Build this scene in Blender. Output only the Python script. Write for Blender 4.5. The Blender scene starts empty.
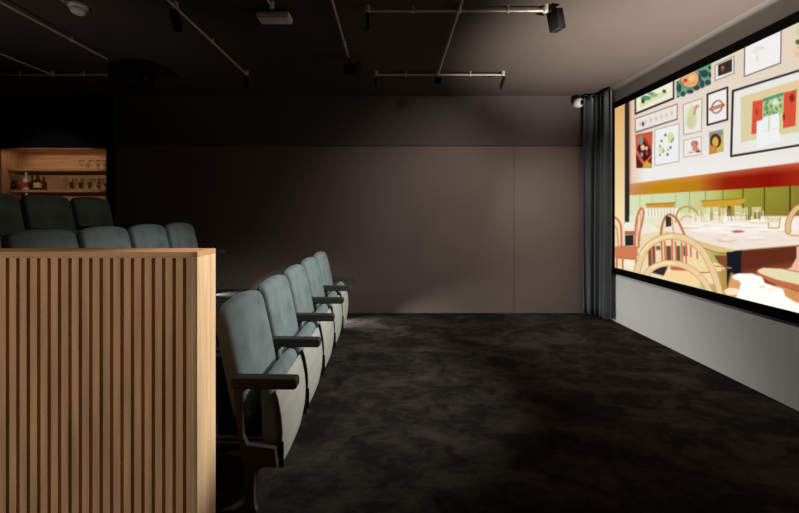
import bpy, bmesh, math, random
import numpy as np
from mathutils import Vector, Matrix
random.seed(7)
sc = bpy.context.scene
COL = sc.collection
PI = math.pi

# ------------------------------------------------------------------ camera
F, CX, CY, CAMZ = 364.0, 393.0, 212.5, 1.4
cam = bpy.data.cameras.new('camera'); cam_o = bpy.data.objects.new('camera', cam); COL.objects.link(cam_o)
cam_o.location = (0, 0, CAMZ); cam_o.rotation_euler = (PI/2, 0, 0)
cam.sensor_width = 36; cam.lens = F/799*36
cam.shift_x = (399.5-CX)/799; cam.shift_y = -(256.5-CY)/799
cam.clip_start = 0.05
sc.camera = cam_o
sc.view_settings.view_transform = 'Standard'; sc.view_settings.look = 'None'
sc.view_settings.gamma = 1; sc.view_settings.use_curve_mapping = False
sc.view_settings.exposure = 0.0
w = bpy.data.worlds.new('world'); sc.world = w; w.use_nodes = True
w.node_tree.nodes['Background'].inputs[0].default_value = (0, 0, 0, 1)

def P(px, py, d):
    """photo pixel at distance d -> place"""
    return Vector(((px-CX)/F*d, d, CAMZ-(py-CY)/F*d))

def s2l(c):
    return tuple(((v/255)/12.92 if v/255 <= .04045 else ((v/255+.055)/1.055)**2.4) for v in c)

# ------------------------------------------------------------------ materials
def mat(name, col, rough=.6, metal=0., vary=0., vscale=8., bump=0., bscale=60., spec=.3, sheen=0., stretch=(1, 1, 1), detail=4):
    m = bpy.data.materials.new(name); m.use_nodes = True
    nt = m.node_tree; b = nt.nodes['Principled BSDF']
    col = s2l(col)
    b.inputs['Base Color'].default_value = (*col, 1)
    b.inputs['Roughness'].default_value = rough
    b.inputs['Metallic'].default_value = metal
    b.inputs['Specular IOR Level'].default_value = spec
    if sheen:
        b.inputs['Sheen Weight'].default_value = sheen
        b.inputs['Sheen Roughness'].default_value = .45
    tc = nt.nodes.new('ShaderNodeTexCoord'); mp = nt.nodes.new('ShaderNodeMapping')
    mp.inputs['Scale'].default_value = stretch
    nt.links.new(tc.outputs['Object'], mp.inputs[0])
    if vary:
        n = nt.nodes.new('ShaderNodeTexNoise'); n.inputs['Scale'].default_value = vscale; n.inputs['Detail'].default_value = detail
        nt.links.new(mp.outputs[0], n.inputs['Vector'])
        r = nt.nodes.new('ShaderNodeValToRGB')
        r.color_ramp.elements[0].position = .3; r.color_ramp.elements[1].position = .7
        r.color_ramp.elements[0].color = (*[max(0, c*(1-vary)) for c in col], 1)
        r.color_ramp.elements[1].color = (*[min(1, c*(1+vary)) for c in col], 1)
        nt.links.new(n.outputs[0], r.inputs[0]); nt.links.new(r.outputs[0], b.inputs['Base Color'])
    if bump:
        n2 = nt.nodes.new('ShaderNodeTexNoise'); n2.inputs['Scale'].default_value = bscale; n2.inputs['Detail'].default_value = 3
        nt.links.new(mp.outputs[0], n2.inputs['Vector'])
        bp = nt.nodes.new('ShaderNodeBump'); bp.inputs['Strength'].default_value = bump; bp.inputs['Distance'].default_value = .01
        nt.links.new(n2.outputs[0], bp.inputs['Height']); nt.links.new(bp.outputs[0], b.inputs['Normal'])
    return m

def oak(name, col, axis):
    st = [14, 14, 14]; st[axis] = 1.0
    m = mat(name, col, rough=.5, vary=.22, vscale=2.2, bump=.08, bscale=9, stretch=tuple(st), detail=6, spec=.25)
    return m

M = {}
M['oak_v'] = oak('oak_vertical_grain', (200, 158, 119), 2)
M['oak_h'] = oak('oak_horizontal_grain', (200, 152, 108), 0)
M['oak_end_lit'] = oak('oak_end_board_lit', (226, 190, 148), 2)  # lighter copy of the oak, light on the end board put into its colour
M['backing'] = mat('black_backing', (9, 7, 6), rough=.9)
M['wall'] = mat('taupe_wall_paint', (128, 114, 106), rough=.85, vary=.05, vscale=1.5, spec=.15)
M['wall_up'] = mat('taupe_wall_paint_shaded', (96, 88, 84), rough=.85, vary=.05, vscale=1.5, spec=.15)  # darker copy of the wall paint, weaker light up there put into its colour
M['black_paint'] = mat('black_wall_paint', (26, 26, 30), rough=.9, spec=.1)
M['white_wall'] = mat('white_wall_paint', (208, 207, 204), rough=.8, vary=.02, vscale=2, spec=.15)
M['ceiling'] = mat('dark_brown_ceiling_paint', (79, 71, 65), rough=.9, vary=.05, vscale=1.2, spec=.1)
M['velvet'] = mat('grey_teal_velvet', (132, 147, 144), rough=.85, vary=.24, vscale=7, bump=.05, bscale=220, sheen=.25, spec=.1)
M['pale_fabric'] = mat('pale_grey_fabric', (186, 186, 172), rough=.85, vary=.06, vscale=5, bump=.04, bscale=200, spec=.1)
M['arm'] = mat('dark_stained_wood', (68, 65, 59), rough=.55, vary=.15, vscale=5, stretch=(1, 10, 10), spec=.25)
M['iron'] = mat('dark_cast_iron', (92, 85, 80), rough=.5, metal=.2, bump=.05, bscale=90)
M['shell'] = mat('black_back_shell', (30, 32, 33), rough=.6)
M['blk_metal'] = mat('black_metal', (14, 14, 15), rough=.5, spec=.3)
M['matt_black'] = mat('matt_black_metal', (12, 12, 12), rough=.95, spec=.03)
M['steel'] = mat('galvanised_steel', (198, 190, 180), rough=.4, metal=.1, vary=.1, vscale=20)
M['white_plastic'] = mat('white_plastic', (225, 222, 214), rough=.45)
M['lens'] = mat('dark_lens', (10, 10, 12), rough=.08, spec=.6)
M['curtain'] = mat('dark_teal_velvet_curtain', (76, 81, 81), rough=.75, vary=.14, vscale=4, bump=.04, bscale=160, sheen=.35, stretch=(3, 3, .4), spec=.15)
M['border'] = mat('black_screen_masking', (8, 8, 8), rough=.95, spec=.05)
M['platform'] = mat('grey_platform_carpet', (70, 66, 64), rough=.95, vary=.2, vscale=25, bump=.2, bscale=200, spec=.05)
M['riser'] = mat('black_riser_face', (24, 23, 23), rough=.9)

def carpet():
    m = bpy.data.materials.new('dark_pile_carpet'); m.use_nodes = True
    nt = m.node_tree; b = nt.nodes['Principled BSDF']; N = nt.nodes.new; L = nt.links.new
    b.inputs['Roughness'].default_value = 1; b.inputs['Specular IOR Level'].default_value = .03
    tc = N('ShaderNodeTexCoord')
    def noise(scale, det, rot, st, dist):
        mp = N('ShaderNodeMapping'); mp.inputs['Rotation'].default_value = (0, 0, rot); mp.inputs['Scale'].default_value = st
        L(tc.outputs['Object'], mp.inputs[0])
        n = N('ShaderNodeTexNoise'); n.inputs['Scale'].default_value = scale; n.inputs['Detail'].default_value = det
        n.inputs['Distortion'].default_value = dist; n.inputs['Roughness'].default_value = .6
        L(mp.outputs[0], n.inputs['Vector']); return n
    a = noise(2.6, 3, -.6, (1, 1.5, 1), .6); c = noise(9, 4, .9, (1, 1.7, 1), .8); f = noise(150, 2, 0, (1, 1, 1), 0)
    mx = N('ShaderNodeMath'); mx.operation = 'MULTIPLY_ADD'; mx.inputs[1].default_value = .55
    L(c.outputs[0], mx.inputs[0]); L(a.outputs[0], mx.inputs[2])
    mf = N('ShaderNodeMath'); mf.operation = 'MULTIPLY_ADD'; mf.inputs[1].default_value = .35
    L(f.outputs[0], mf.inputs[0]); L(mx.outputs[0], mf.inputs[2])
    r = N('ShaderNodeValToRGB'); e = r.color_ramp.elements
    e[0].position = .68; e[0].color = (*s2l((36, 33, 30)), 1)
    e[1].position = .94; e[1].color = (*s2l((70, 64, 58)), 1)
    ms = N('ShaderNodeMath'); ms.operation = 'MULTIPLY'; ms.inputs[1].default_value = .8; L(mf.outputs[0], ms.inputs[0])
    L(ms.outputs[0], r.inputs[0]); L(r.outputs[0], b.inputs['Base Color'])
    bp = N('ShaderNodeBump'); bp.inputs['Strength'].default_value = .5; bp.inputs['Distance'].default_value = .02
    L(f.outputs[0], bp.inputs['Height']); L(bp.outputs[0], b.inputs['Normal'])
    return m
M['carpet'] = carpet()

def glass(name, col, rough=.03, ior=1.45):
    m = bpy.data.materials.new(name); m.use_nodes = True
    b = m.node_tree.nodes['Principled BSDF']
    b.inputs['Base Color'].default_value = (*col, 1); b.inputs['Transmission Weight'].default_value = 1
    b.inputs['Roughness'].default_value = rough; b.inputs['IOR'].default_value = ior
    return m
M['glass'] = glass('clear_glass', (.95, .97, .97))
M['amber'] = glass('amber_spirit_glass', (.45, .14, .04))
M['dark_glass'] = mat('dark_bottle_glass', (38, 22, 16), rough=.12, spec=.6)
M['label_cream'] = mat('cream_paper_label', (226, 196, 150), rough=.7)
M['label_red'] = mat('red_paper_label', (176, 66, 44), rough=.7)
M['cap_white'] = mat('white_bottle_cap', (232, 226, 214), rough=.4)

# ------------------------------------------------------------------ mesh helpers
def link(name, bm, m, parent=None, smooth=False, loc=None, bevel=0, segs=2):
    me = bpy.data.meshes.new(name)
    bmesh.ops.recalc_face_normals(bm, faces=bm.faces[:])
    bm.to_mesh(me); bm.free()
    me.materials.append(m)
    if smooth:
        for p in me.polygons: p.use_smooth = True
    o = bpy.data.objects.new(name, me); COL.objects.link(o)
    if parent is not None: o.parent = parent
    if loc is not None: o.location = loc
    if bevel:
        md = o.modifiers.new('bevel', 'BEVEL'); md.width = bevel; md.segments = segs; md.limit_method = 'ANGLE'; md.angle_limit = .6
    return o

def box(bm, x0, x1, y0, y1, z0, z1, mtx=None):
    vs = [bm.verts.new((x, y, z)) for x in (x0, x1) for y in (y0, y1) for z in (z0, z1)]
    for f in ((0, 1, 3, 2), (4, 6, 7, 5), (0, 4, 5, 1), (2, 3, 7, 6), (0, 2, 6, 4), (1, 5, 7, 3)):
        bm.faces.new([vs[i] for i in f])
    if mtx is not None: bmesh.ops.transform(bm, matrix=mtx, verts=vs)
    return bm

def B(*a, mtx=None): return box(bmesh.new(), *a, mtx=mtx)

def prism(bm, poly, y0, y1):
    """polygon in XZ extruded along Y"""
    a = [bm.verts.new((x, y0, z)) for x, z in poly]; b = [bm.verts.new((x, y1, z)) for x, z in poly]
    n = len(poly)
    bm.faces.new(a); bm.faces.new(b[::-1])
    for i in range(n): bm.faces.new((a[i], a[(i+1) % n], b[(i+1) % n], b[i]))
    return bm

def tube(bm, p0, p1, r, n=12, r1=None):
    p0, p1 = Vector(p0), Vector(p1); r1 = r if r1 is None else r1
    q = (p1-p0).to_track_quat('Z', 'Y')
    A, C = [], []
    for i in range(n):
        a = 2*PI*i/n; v = Vector((math.cos(a), math.sin(a), 0))
        A.append(bm.verts.new(p0+q @ (v*r))); C.append(bm.verts.new(p1+q @ (v*r1)))
    for i in range(n): bm.faces.new((A[i], A[(i+1) % n], C[(i+1) % n], C[i]))
    bm.faces.new(A[::-1]); bm.faces.new(C)
    return bm

def lathe(bm, prof, n=20, mtx=None):
    rings = []; vs = []
    for r, z in prof:
        if r < 1e-5:
            v = bm.verts.new((0, 0, z)); rings.append([v]); vs.append(v)
        else:
            R = [bm.verts.new((r*math.cos(2*PI*i/n), r*math.sin(2*PI*i/n), z)) for i in range(n)]
            rings.append(R); vs += R
    for a, b in zip(rings, rings[1:]):
        for i in range(n):
            if len(a) == 1 and len(b) == 1: continue
            if len(a) == 1: bm.faces.new((a[0], b[i], b[(i+1) % n]))
            elif len(b) == 1: bm.faces.new((a[i], a[(i+1) % n], b[0]))
            else: bm.faces.new((a[i], a[(i+1) % n], b[(i+1) % n], b[i]))
    for R in (rings[0], rings[-1]):
        if len(R) > 2: bm.faces.new(R)
    if mtx is not None: bmesh.ops.transform(bm, matrix=mtx, verts=vs)
    return bm

def loft(rows, n=40, warp=None):
    """stack of superellipse sections: (z, x centre, half x, half y, exponent)"""
    bm = bmesh.new(); rings = []
    for z, xc, hx, hy, e in rows:
        R = []
        for i in range(n):
            t = 2*PI*(i+.5)/n; c, s = math.cos(t), math.sin(t)
            x = xc+hx*math.copysign(abs(c)**(2/e), c); y = hy*math.copysign(abs(s)**(2/e), s)
            v = Vector((x, y, z))
            if warp: v = warp(v)
            R.append(bm.verts.new(v))
        rings.append(R)
    for a, b in zip(rings, rings[1:]):
        for i in range(n): bm.faces.new((a[i], a[(i+1) % n], b[(i+1) % n], b[i]))
    bm.faces.new(rings[0][::-1]); bm.faces.new(rings[-1])
    return bm

def empty(name, loc=(0, 0, 0), rot=(0, 0, 0)):
    o = bpy.data.objects.new(name, None); COL.objects.link(o); o.location = loc; o.rotation_euler = rot
    o.empty_display_size = .1
    return o

def tag(o, label, cat, group=None):
    o['label'] = label; o['category'] = cat
    if group: o['group'] = group
    return o

def struct(name, bm, m, **k):
    o = link(name, bm, m, **k); o['kind'] = 'structure'; return o

def copy_tree(o, kids, parent=None):
    c = o.copy(); COL.objects.link(c)
    if parent is not None: c.parent = parent
    for ch in kids.get(o.name, []): copy_tree(ch, kids, c)
    return c

def child_map():
    k = {}
    for o in sc.objects:
        if o.parent is not None: k.setdefault(o.parent.name, []).append(o)
    return k

# ------------------------------------------------------------------ the room
RX, BY, CZ = 2.858, 5.07, 3.025
LX, NY = -6.0, -2.6
AX0, AX1, AZ0, AZ1 = -5.48, -3.98, 1.44, 2.30     # bar niche opening
struct('floor', B(LX-.2, RX+.2, NY-.2, BY+.5, -.12, 0), M['carpet'])
struct('ceiling', B(LX-.2, RX+.2, NY-.2, BY+.5, CZ, CZ+.12), M['ceiling'])
struct('wall_right', B(RX, RX+.15, NY-.2, BY+.3, 0, CZ), M['white_wall'])
struct('wall_left', B(LX-.15, LX, NY-.2, BY+.3, 0, CZ), M['black_paint'])
struct('wall_rear', B(LX, RX, NY-.15, NY, 0, CZ), M['black_paint'])
bm = bmesh.new()      # wall added behind the camera, opening shaped to keep lamp light on the divider
box(bm, LX, -2.75, -.5, -.4, 0, CZ); box(bm, -1.756, RX, -.5, -.4, 0, CZ); box(bm, -2.75, -1.756, -.5, -.4, 2.115, CZ)
struct('wall_light_mask', bm, M['black_paint'])
bm = bmesh.new()
box(bm, LX, AX0, BY, BY+.45, 0, CZ); box(bm, AX0, AX1, BY, BY+.45, 0, AZ0); box(bm, AX0, AX1, BY, BY+.45, AZ1, CZ)
box(bm, AX0, AX1, BY+.30, BY+.45, AZ0, AZ1); box(bm, AX1, AX1+.10, BY, BY+.45, 0, CZ)
struct('wall_back_bar', bm, M['black_paint'])
bm = bmesh.new(); box(bm, AX1+.10, RX, BY+.02, BY+.3, 0, CZ)
box(bm, AX1+.10, RX, BY-.002, BY+.02, 2.332, CZ)
struct('wall_back', bm, M['wall_up'])
# lower panelling of the back wall: two sheets with an open joint at 1.685
bm = bmesh.new(); box(bm, AX1+.10, 1.682, BY, BY+.02, 0, 2.322); box(bm, 1.688, RX, BY, BY+.02, 0, 2.322)
struct('wall_back_panelling', bm, M['wall'])
# seating tiers
T2, T3 = .33, .62
bm = bmesh.new(); box(bm, -2.50, -1.10, 1.45, BY, 0, T2-.015); struct('trim_1', bm, M['riser'])
bm = bmesh.new(); box(bm, -2.50, -1.08, 1.45, BY, T2-.015, T2); struct('floor_middle_tier', bm, M['platform'])
bm = bmesh.new(); box(bm, LX, -2.52, 1.45, BY, 0, T3-.015); struct('trim_2', bm, M['riser'])
bm = bmesh.new(); box(bm, LX, -2.50, 1.45, BY, T3-.015, T3); struct('floor_upper_tier', bm, M['platform'])

# ------------------------------------------------------------------ slatted divider
dv = empty('slatted_divider', (-.645, 1.2, 0))
tag(dv, 'chest-high oak divider with vertical slats at the near end of the seats', 'divider')
DL = -2.9   # runs on to the left, relative to its right end
TH, DT = 1.2705, .125
st = .018
bm = bmesh.new(); prism(bm, [(DL, TH-st), (0, TH-st), (0, TH), (DL, TH)], 0, DT)
link('top_board', bm, M['oak_h'], dv, bevel=.0015)
bm = B(-st, 0, 0, DT, 0, TH-st); link('end_board', bm, M['oak_end_lit'], dv, bevel=.0015)
link('back_board', B(DL, -st, DT-.012, DT, 0, TH-st), M['oak_h'], dv)
link('backing_panel', B(DL, -st, .028, .034, 0, TH-st), M['backing'], dv)
bm = bmesh.new(); pitch = 10.43/F*1.2; gap = .0116
x = -st-.0195
box(bm, x, -st, .002, .028, 0, TH-st)
while x > DL+.03:
    x1 = x-gap; x = x1-(pitch-gap); box(bm, x, x1, .002, .028, 0, TH-st)
box(bm, DL, -st, .0015, .028, TH-st-.003, TH-st)
link('slat_panel', bm, M['oak_v'], dv)

# ------------------------------------------------------------------ cinema seats
def back_warp(v):
    t = max(0, min(1, (v.z-.55)/.33))
    return Vector((v.x, v.y, v.z+t*.022*math.cos(v.y/.235*PI/2)))
def back_rows(front0, thick):
    rows = []
    for z, th, hy, e in ((.40, .4, .215, 4), (.41, .8, .226, 5), (.43, 1, .230, 5), (.55, 1.05, .234, 5), (.68, 1.05, .2355, 5), (.80, 1., .2355, 5), (.875, .95, .2345, 5),
                      (.905, .84, .231, 5), (.922, .68, .222, 4.5), (.932, .46, .205, 4), (.936, .18, .17, 3.5)):
        fx = front0-.20*(z-.56); cx = fx-thick/2
        rows.append((z, cx, thick/2*th, hy, e))
    return rows
ARM_W, PITCH = .054, .527
def make_standard(sgn):
    bm = bmesh.new()
    poly = [(-.045, .585), (.03, .585), (-.006, .555), (-.010, .53), (.002, .36), (.020, .318), (.15, .300), (.160, .21), (.10, .215), (.050, .185), (.056, .03), (.065, .012), (.065, 0), (-.03, 0), (-.03, .012), (.008, .03), (.002, .20), (-.026, .40), (-.042, .53)]
    prism(bm, poly, sgn*PITCH/2-.012, sgn*PITCH/2+.012)
    return bm
def make_arm(sgn):
    bm = bmesh.new()
    prism(bm, [(-.05, .583), (.243, .580), (.256, .590), (.256, .622), (.248, .632), (.10, .634), (-.05, .636)], sgn*PITCH/2-ARM_W/2, sgn*PITCH/2+ARM_W/2)
    return bm
def make_seat():
    t = empty('cinema_seat')
    link('backrest', loft(back_rows(0, .105), warp=back_warp), M['velvet'], t, smooth=True)
    bm = bmesh.new(); prism(bm, [(-.072, .42), (-.062, .42), (-.148, .84), (-.158, .84)], -.205, .205)
    sh = link('back_shell', bm, M['shell'], t, bevel=.004)
    rows = [(.180, .105, .015, .15, 3), (.186, .105, .028, .17, 3.5), (.21, .112, .045, .205, 5), (.25, .111, .049, .224, 5), (.35, .110, .052, .226, 5), (.50, .099, .046, .226, 5), (.555, .094, .041, .222, 4.5), (.58, .092, .033, .212, 4), (.592, .092, .020, .195, 3.5), (.596, .092, .008, .16, 3)]
    link('seat_cushion', loft(rows), M['velvet'], t, smooth=True)
    prof = [(.150, .168), (.156, .165), (.160, .18), (.171, .24), (.173, .32), (.167, .42), (.154, .50), (.140, .545), (.134, .545), (.147, .50), (.160, .42), (.166, .32), (.164, .24)]
    bm = bmesh.new(); secs = []
    for i in range(25):
        u = math.sin(PI*(i/24-.5)); y = .228*u
        lift = .075*abs(u)**7
        secs.append([bm.verts.new((x+(.006*(1-u*u) if x > .14 else 0), y, z+lift*max(0, (.45-z)/.285))) for x, z in prof])
    for A, C in zip(secs, secs[1:]):
        for i in range(len(A)): bm.faces.new((A[i], A[(i+1) % len(A)], C[(i+1) % len(A)], C[i]))
    bm.faces.new(secs[0]); bm.faces.new(secs[-1][::-1])
    link('seat_underside', bm, M['pale_fabric'], t, bevel=.006)['label'] = 'pale grey upholstered underside of the tipped-up seat'
    for s in (-1, 1):
        bm = B(.155, .178, s*.231-.004, s*.231+.004, .185, .305); link('hinge_plate', bm, M['blk_metal'], t, bevel=.002)
    return t
def add_arm(t, s):
    link('armrest', make_arm(s), M['arm'], t, bevel=.006, segs=3)
    link('standard', make_standard(s), M['iron'], t, bevel=.003)
seat = make_seat(); add_arm(seat, -1)
XR, Y0 = -.70, 1.676+.03+PITCH/2
kids = child_map()
row_spec = [
    (XR, 0, 5, 0, 'front row cinema seats', [
        'grey-teal velvet tip-up seat at the divider end of the front row',
        'grey-teal velvet tip-up seat, second from the divider in the front row',
        'grey-teal velvet tip-up seat in the middle of the front row',
        'grey-teal velvet tip-up seat, second from the far end of the front row',
        'grey-teal velvet tip-up seat at the far end of the front row']),
    (XR-1.55, T2, 5, 0, 'middle row cinema seats', [
        'dark teal seat back in the middle row, cut by the left edge of the photo',
        'dark teal seat back above the divider, fourth from the far end of middle row',
        'teal seat back above the divider in the centre of the middle row',
        'teal seat back above the divider, second from the far end of middle row',
        'teal seat back at the far end of the middle row, above the divider end']),
    (XR-2.62, T3, 3, 2, 'rear row cinema seats', [
        'dark teal seat back of the rear row, cut by the left edge of the photo',
        'dark teal seat back in the raised rear row, second from its far end',
        'dark teal seat back at the far end of the raised rear row, below the glasses']),
]
first = True
for X, Z, n, k0, grp, labels in row_spec:
    for i in range(n):
        o = seat if first else copy_tree(seat, kids); first = False
        o.location = (X, Y0+PITCH*(i+k0)+{0: 0, T2: -.04, T3: .06}[Z], Z)
        tag(o, labels[i], 'seat', grp)
        if i == n-1: add_arm(o, 1)

# ------------------------------------------------------------------ bar niche: shelving, bottles, glasses
su = empty('shelf_unit', (0, 0, 0)); tag(su, 'oak-lined bar shelving recessed in the black back wall', 'shelf')
t = .018; D0, D1 = BY+.0, BY+.285
link('back_panel', B(AX0, AX1, D1, D1+.012, AZ0, AZ1), M['oak_h'], su)
link('side_panel', B(AX0, AX0+t, D0, D1, AZ0, AZ1), M['oak_v'], su); link('side_panel', B(AX1-t, AX1, D0, D1, AZ0, AZ1), M['oak_v'], su)
link('top_panel', B(AX0+t, AX1-t, D0, D1, AZ1-t, AZ1), M['oak_h'], su); link('counter_panel', B(AX0+t, AX1-t, D0, D1, AZ0, AZ0+t), M['oak_h'], su)
SY = BY+.09
SZ = (1.722, 2.022)
for z in SZ: link('shelf', B(AX0+t, AX1-t, SY, D1, z-.034, z), M['oak_h'], su, bevel=.002)
def X_at(px, d): return (px-CX)/F*d
def wine_glass(scale=1.0):
    bm = bmesh.new()
    k = scale
    prof = [(.030, 0), (.031, .002), (.006, .006), (.0035, .012), (.0035, .060), (.010, .066), (.026, .082), (.034, .105), (.032, .135), (.028, .155), (.0265, .155), (.030, .135), (.032, .105), (.024, .084), (.008, .070), (0, .069)]
    lathe(bm, [(r*k, z*k) for r, z in prof], 18)
    return bm
g0 = None
gl = [(82, 1, 'first glass from the left on the top bar shelf'), (92, 1, 'second glass from the left on the top bar shelf'), (99, 1, 'third glass from the left on the top bar shelf'), (105, 1, 'rightmost stemmed glass on the top bar shelf'),
      (66, 0, 'leftmost stemmed glass on the middle bar shelf'), (75, 0, 'second glass from the left on the middle bar shelf'), (84, 0, 'third glass from the left on the middle bar shelf'), (93, 0, 'fourth glass from the left on the middle bar shelf'), (100.5, 0, 'fifth glass from the left on the middle bar shelf'), (105.5, 0, 'rightmost stemmed glass on the middle bar shelf')]
for px, sh, lab in gl:
    y = SY+.055
    if g0 is None: g0 = link('wine_glass', wine_glass(), M['glass'], smooth=True); o = g0
    else: o = g0.copy(); COL.objects.link(o)
    o.location = (X_at(px, y)-.004, y, SZ[sh]); o.scale = (1, 1, 1) if sh == 0 else (1, 1, .82)
    tag(o, lab, 'glass', 'glasses on the top bar shelf' if sh else 'glasses on the middle bar shelf')
def bottle(name, px, z, h, r, glassm, labm, capm, label, d=SY+.06):
    t = empty(name, (X_at(px, d), d, z))
    bm = bmesh.new()
    lathe(bm, [(0, .004), (r*.8, 0), (r, .006), (r, h*.55), (r*.9, h*.62), (r*.45, h*.70), (r*.32, h*.76), (r*.32, h*.90), (0, h*.90)], 20)
    link('bottle_glass', bm, glassm, t, smooth=True)
    if labm:
        bm = bmesh.new(); lathe(bm, [(r*1.02, h*.14), (r*1.03, h*.15), (r*1.03, h*.44), (r*1.02, h*.45)], 20); link('paper_label', bm, labm, t, smooth=True)
    bm = bmesh.new(); lathe(bm, [(0, h*.86), (r*.38, h*.86), (r*.38, h), (0, h)], 16); link('cap', bm, capm, t)
    return tag(t, label, 'bottle')
bottle('spirit_bottle', 26.3, SZ[0], .25, .036, M['cap_white'], M['label_red'], M['cap_white'], 'pale bottle with red label and white neck on the middle bar shelf')
bottle('whisky_bottle', 37.8, SZ[0], .225, .046, M['amber'], M['label_cream'], M['dark_glass'], 'squat amber bottle with cream label on the middle bar shelf')
bottle('dark_bottle', 13.5, SZ[0], .15, .03, M['dark_glass'], None, M['dark_glass'], 'small dark bottle left of the red-labelled one on the middle shelf')
bottle('spirit_bottle', 26.5, AZ0+.018, .22, .036, M['cap_white'], M['label_red'], M['cap_white'], 'white bottle neck just above the rear seats, below the middle shelf')
bottle('dark_bottle', 37.2, AZ0+.018, .20, .042, M['dark_glass'], None, M['dark_glass'], 'dark bottle top just above the rear seats, below the amber bottle')

# ------------------------------------------------------------------ curtain in the corner
bm = bmesh.new()
path = []
def seg(p, q, n):
    return [(p[0]+(q[0]-p[0])*i/n, p[1]+(q[1]-p[1])*i/n) for i in range(n)]
raw = seg((2.605, 4.965), (2.70, 4.965), 20)
for i in range(20):
    a = PI/2-(PI/2)*i/20; raw.append((2.70+.075*math.cos(a), 4.89+.075*math.sin(a)))
raw += seg((2.775, 4.89), (2.785, 4.655), 50)
cum = 0; pts = []
for i, p in enumerate(raw):
    q = raw[min(i+1, len(raw)-1)]; pr = raw[max(i-1, 0)]
    tx, ty = q[0]-pr[0], q[1]-pr[1]; l = math.hypot(tx, ty) or 1
    if i: cum += math.hypot(p[0]-pr[0], p[1]-pr[1])
    pts.append((p, (-ty/l, tx/l), cum))
ZN = 26
grid = []
for j in range(ZN+1):
    fz = j/ZN; z = .02+(2.985-.02)*fz
    amp = .042*(1-.35*fz)
    row = []
    for (p, nn, s) in pts:
        ph = s/.098*2*PI+.35*math.sin(3*fz+s*9)
        o = amp*math.sin(ph)+.010*math.sin(ph*.43+2*fz)
        row.append(bm.verts.new((p[0]+nn[0]*o, p[1]+nn[1]*o, z)))
    grid.append(row)
for a, b in zip(grid, grid[1:]):
    for i in range(len(a)-1): bm.faces.new((a[i], a[i+1], b[i+1], b[i]))
cu = empty('curtain', (0, 0, 0)); tag(cu, 'full-height dark teal velvet curtain gathered in the corner beside the screen', 'curtain')
dr = link('drape', bm, M['curtain'], cu, smooth=True)
md = dr.modifiers.new('solid', 'SOLIDIFY'); md.thickness = .006
bm = bmesh.new()
for a, b in zip(pts[::5], pts[5::5]): tube(bm, (*a[0], 3.0), (*b[0], 3.0), .012, 8)
link('curtain_track', bm, M['blk_metal'], cu)

# ------------------------------------------------------------------ projection screen
SX = 2.846
IZ0, IZ1 = .695, 2.733
IY1 = F*SX/(614.9-CX); IY0 = IY1-3.62
ps = empty('projection_screen', (SX, (IY0+IY1)/2, (IZ0+IZ1)/2))
tag(ps, 'wide wall screen with black border showing a sunlit restaurant table and pictures', 'screen')
bd = .078
fx0, fx1 = SX-.012-SX, RX-SX
yc, zc = (IY0+IY1)/2, (IZ0+IZ1)/2
bm = bmesh.new()
box(bm, fx0, fx1, IY0-bd-yc, IY1+bd-yc, IZ1-zc, IZ1+bd-zc); box(bm, fx0, fx1, IY0-bd-yc, IY1+bd-yc, IZ0-bd-zc, IZ0-zc)
box(bm, fx0, fx1, IY1-yc, IY1+bd-yc, IZ0-zc, IZ1-zc); box(bm, fx0, fx1, IY0-bd-yc, IY0-yc, IZ0-zc, IZ1-zc)
link('screen_border', bm, M['border'], ps)

# the picture shown on it: measured off the photograph, laid out on the screen's own surface
cols_px = np.concatenate([np.arange(614.9, 803, .62), np.arange(803, 1400, 8)])
dcol = F*SX/(cols_px-CX); keep = dcol > IY0; dcol = np.concatenate([dcol[keep], [IY0]])
NZ = 330
zrow = np.linspace(IZ0, IZ1, NZ)
Dg, Zg = np.meshgrid(dcol, zrow)
U = CX+F*SX/Dg; V = CY+F*(CAMZ-Zg)/Dg
IMG = np.zeros(U.shape+(3,))
def blend(mask, col):
    c = np.array(col, float)
    IMG[:] = IMG*(1-mask[..., None])+c*mask[..., None]
def sdf_poly(pts):
    d = np.full(U.shape, 1e9); ins = np.zeros(U.shape, bool)
    n = len(pts)
    for i in range(n):
        (x0, y0), (x1, y1) = pts[i], pts[(i+1) % n]
        ex, ey = x1-x0, y1-y0; L2 = ex*ex+ey*ey+1e-9
        t = np.clip(((U-x0)*ex+(V-y0)*ey)/L2, 0, 1)
        d = np.minimum(d, np.hypot(U-x0-t*ex, V-y0-t*ey))
        if y0 != y1:
            c = ((y0 > V) != (y1 > V)) & (U < (x1-x0)*(V-y0)/(y1-y0)+x0); ins ^= c
    return np.where(ins, -d, d)
def poly(pts, col, soft=.5, a=1.): blend(np.clip(.5-sdf_poly(pts)/(2*soft), 0, 1)*a, col)
def line(pts, wd, col, soft=.45, a=1.):
    d = np.full(U.shape, 1e9)
    for (x0, y0), (x1, y1) in zip(pts, pts[1:]):
        ex, ey = x1-x0, y1-y0; L2 = ex*ex+ey*ey+1e-9
        t = np.clip(((U-x0)*ex+(V-y0)*ey)/L2, 0, 1)
        d = np.minimum(d, np.hypot(U-x0-t*ex, V-y0-t*ey))
    blend(np.clip(.5-(d-wd/2)/(2*soft), 0, 1)*a, col)
def ell(x, y, rx, ry, col, soft=.5, a=1.):
    d = (np.hypot((U-x)/rx, (V-y)/ry)-1)*min(rx, ry)
    blend(np.clip(.5-d/(2*soft), 0, 1)*a, col)
def smooth_curve(pts, n=8):
    out = []
    P_ = [pts[0]]+list(pts)+[pts[-1]]
    for i in range(1, len(P_)-2):
        p0, p1, p2, p3 = [np.array(p, float) for p in P_[i-1:i+3]]
        for k in range(n):
            t = k/n
            out.append(tuple(.5*((2*p1)+(-p0+p2)*t+(2*p0-5*p1+4*p2-p3)*t*t+(-p0+3*p1-3*p2+p3)*t**3)))
    out.append(tuple(pts[-1])); return out
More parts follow.
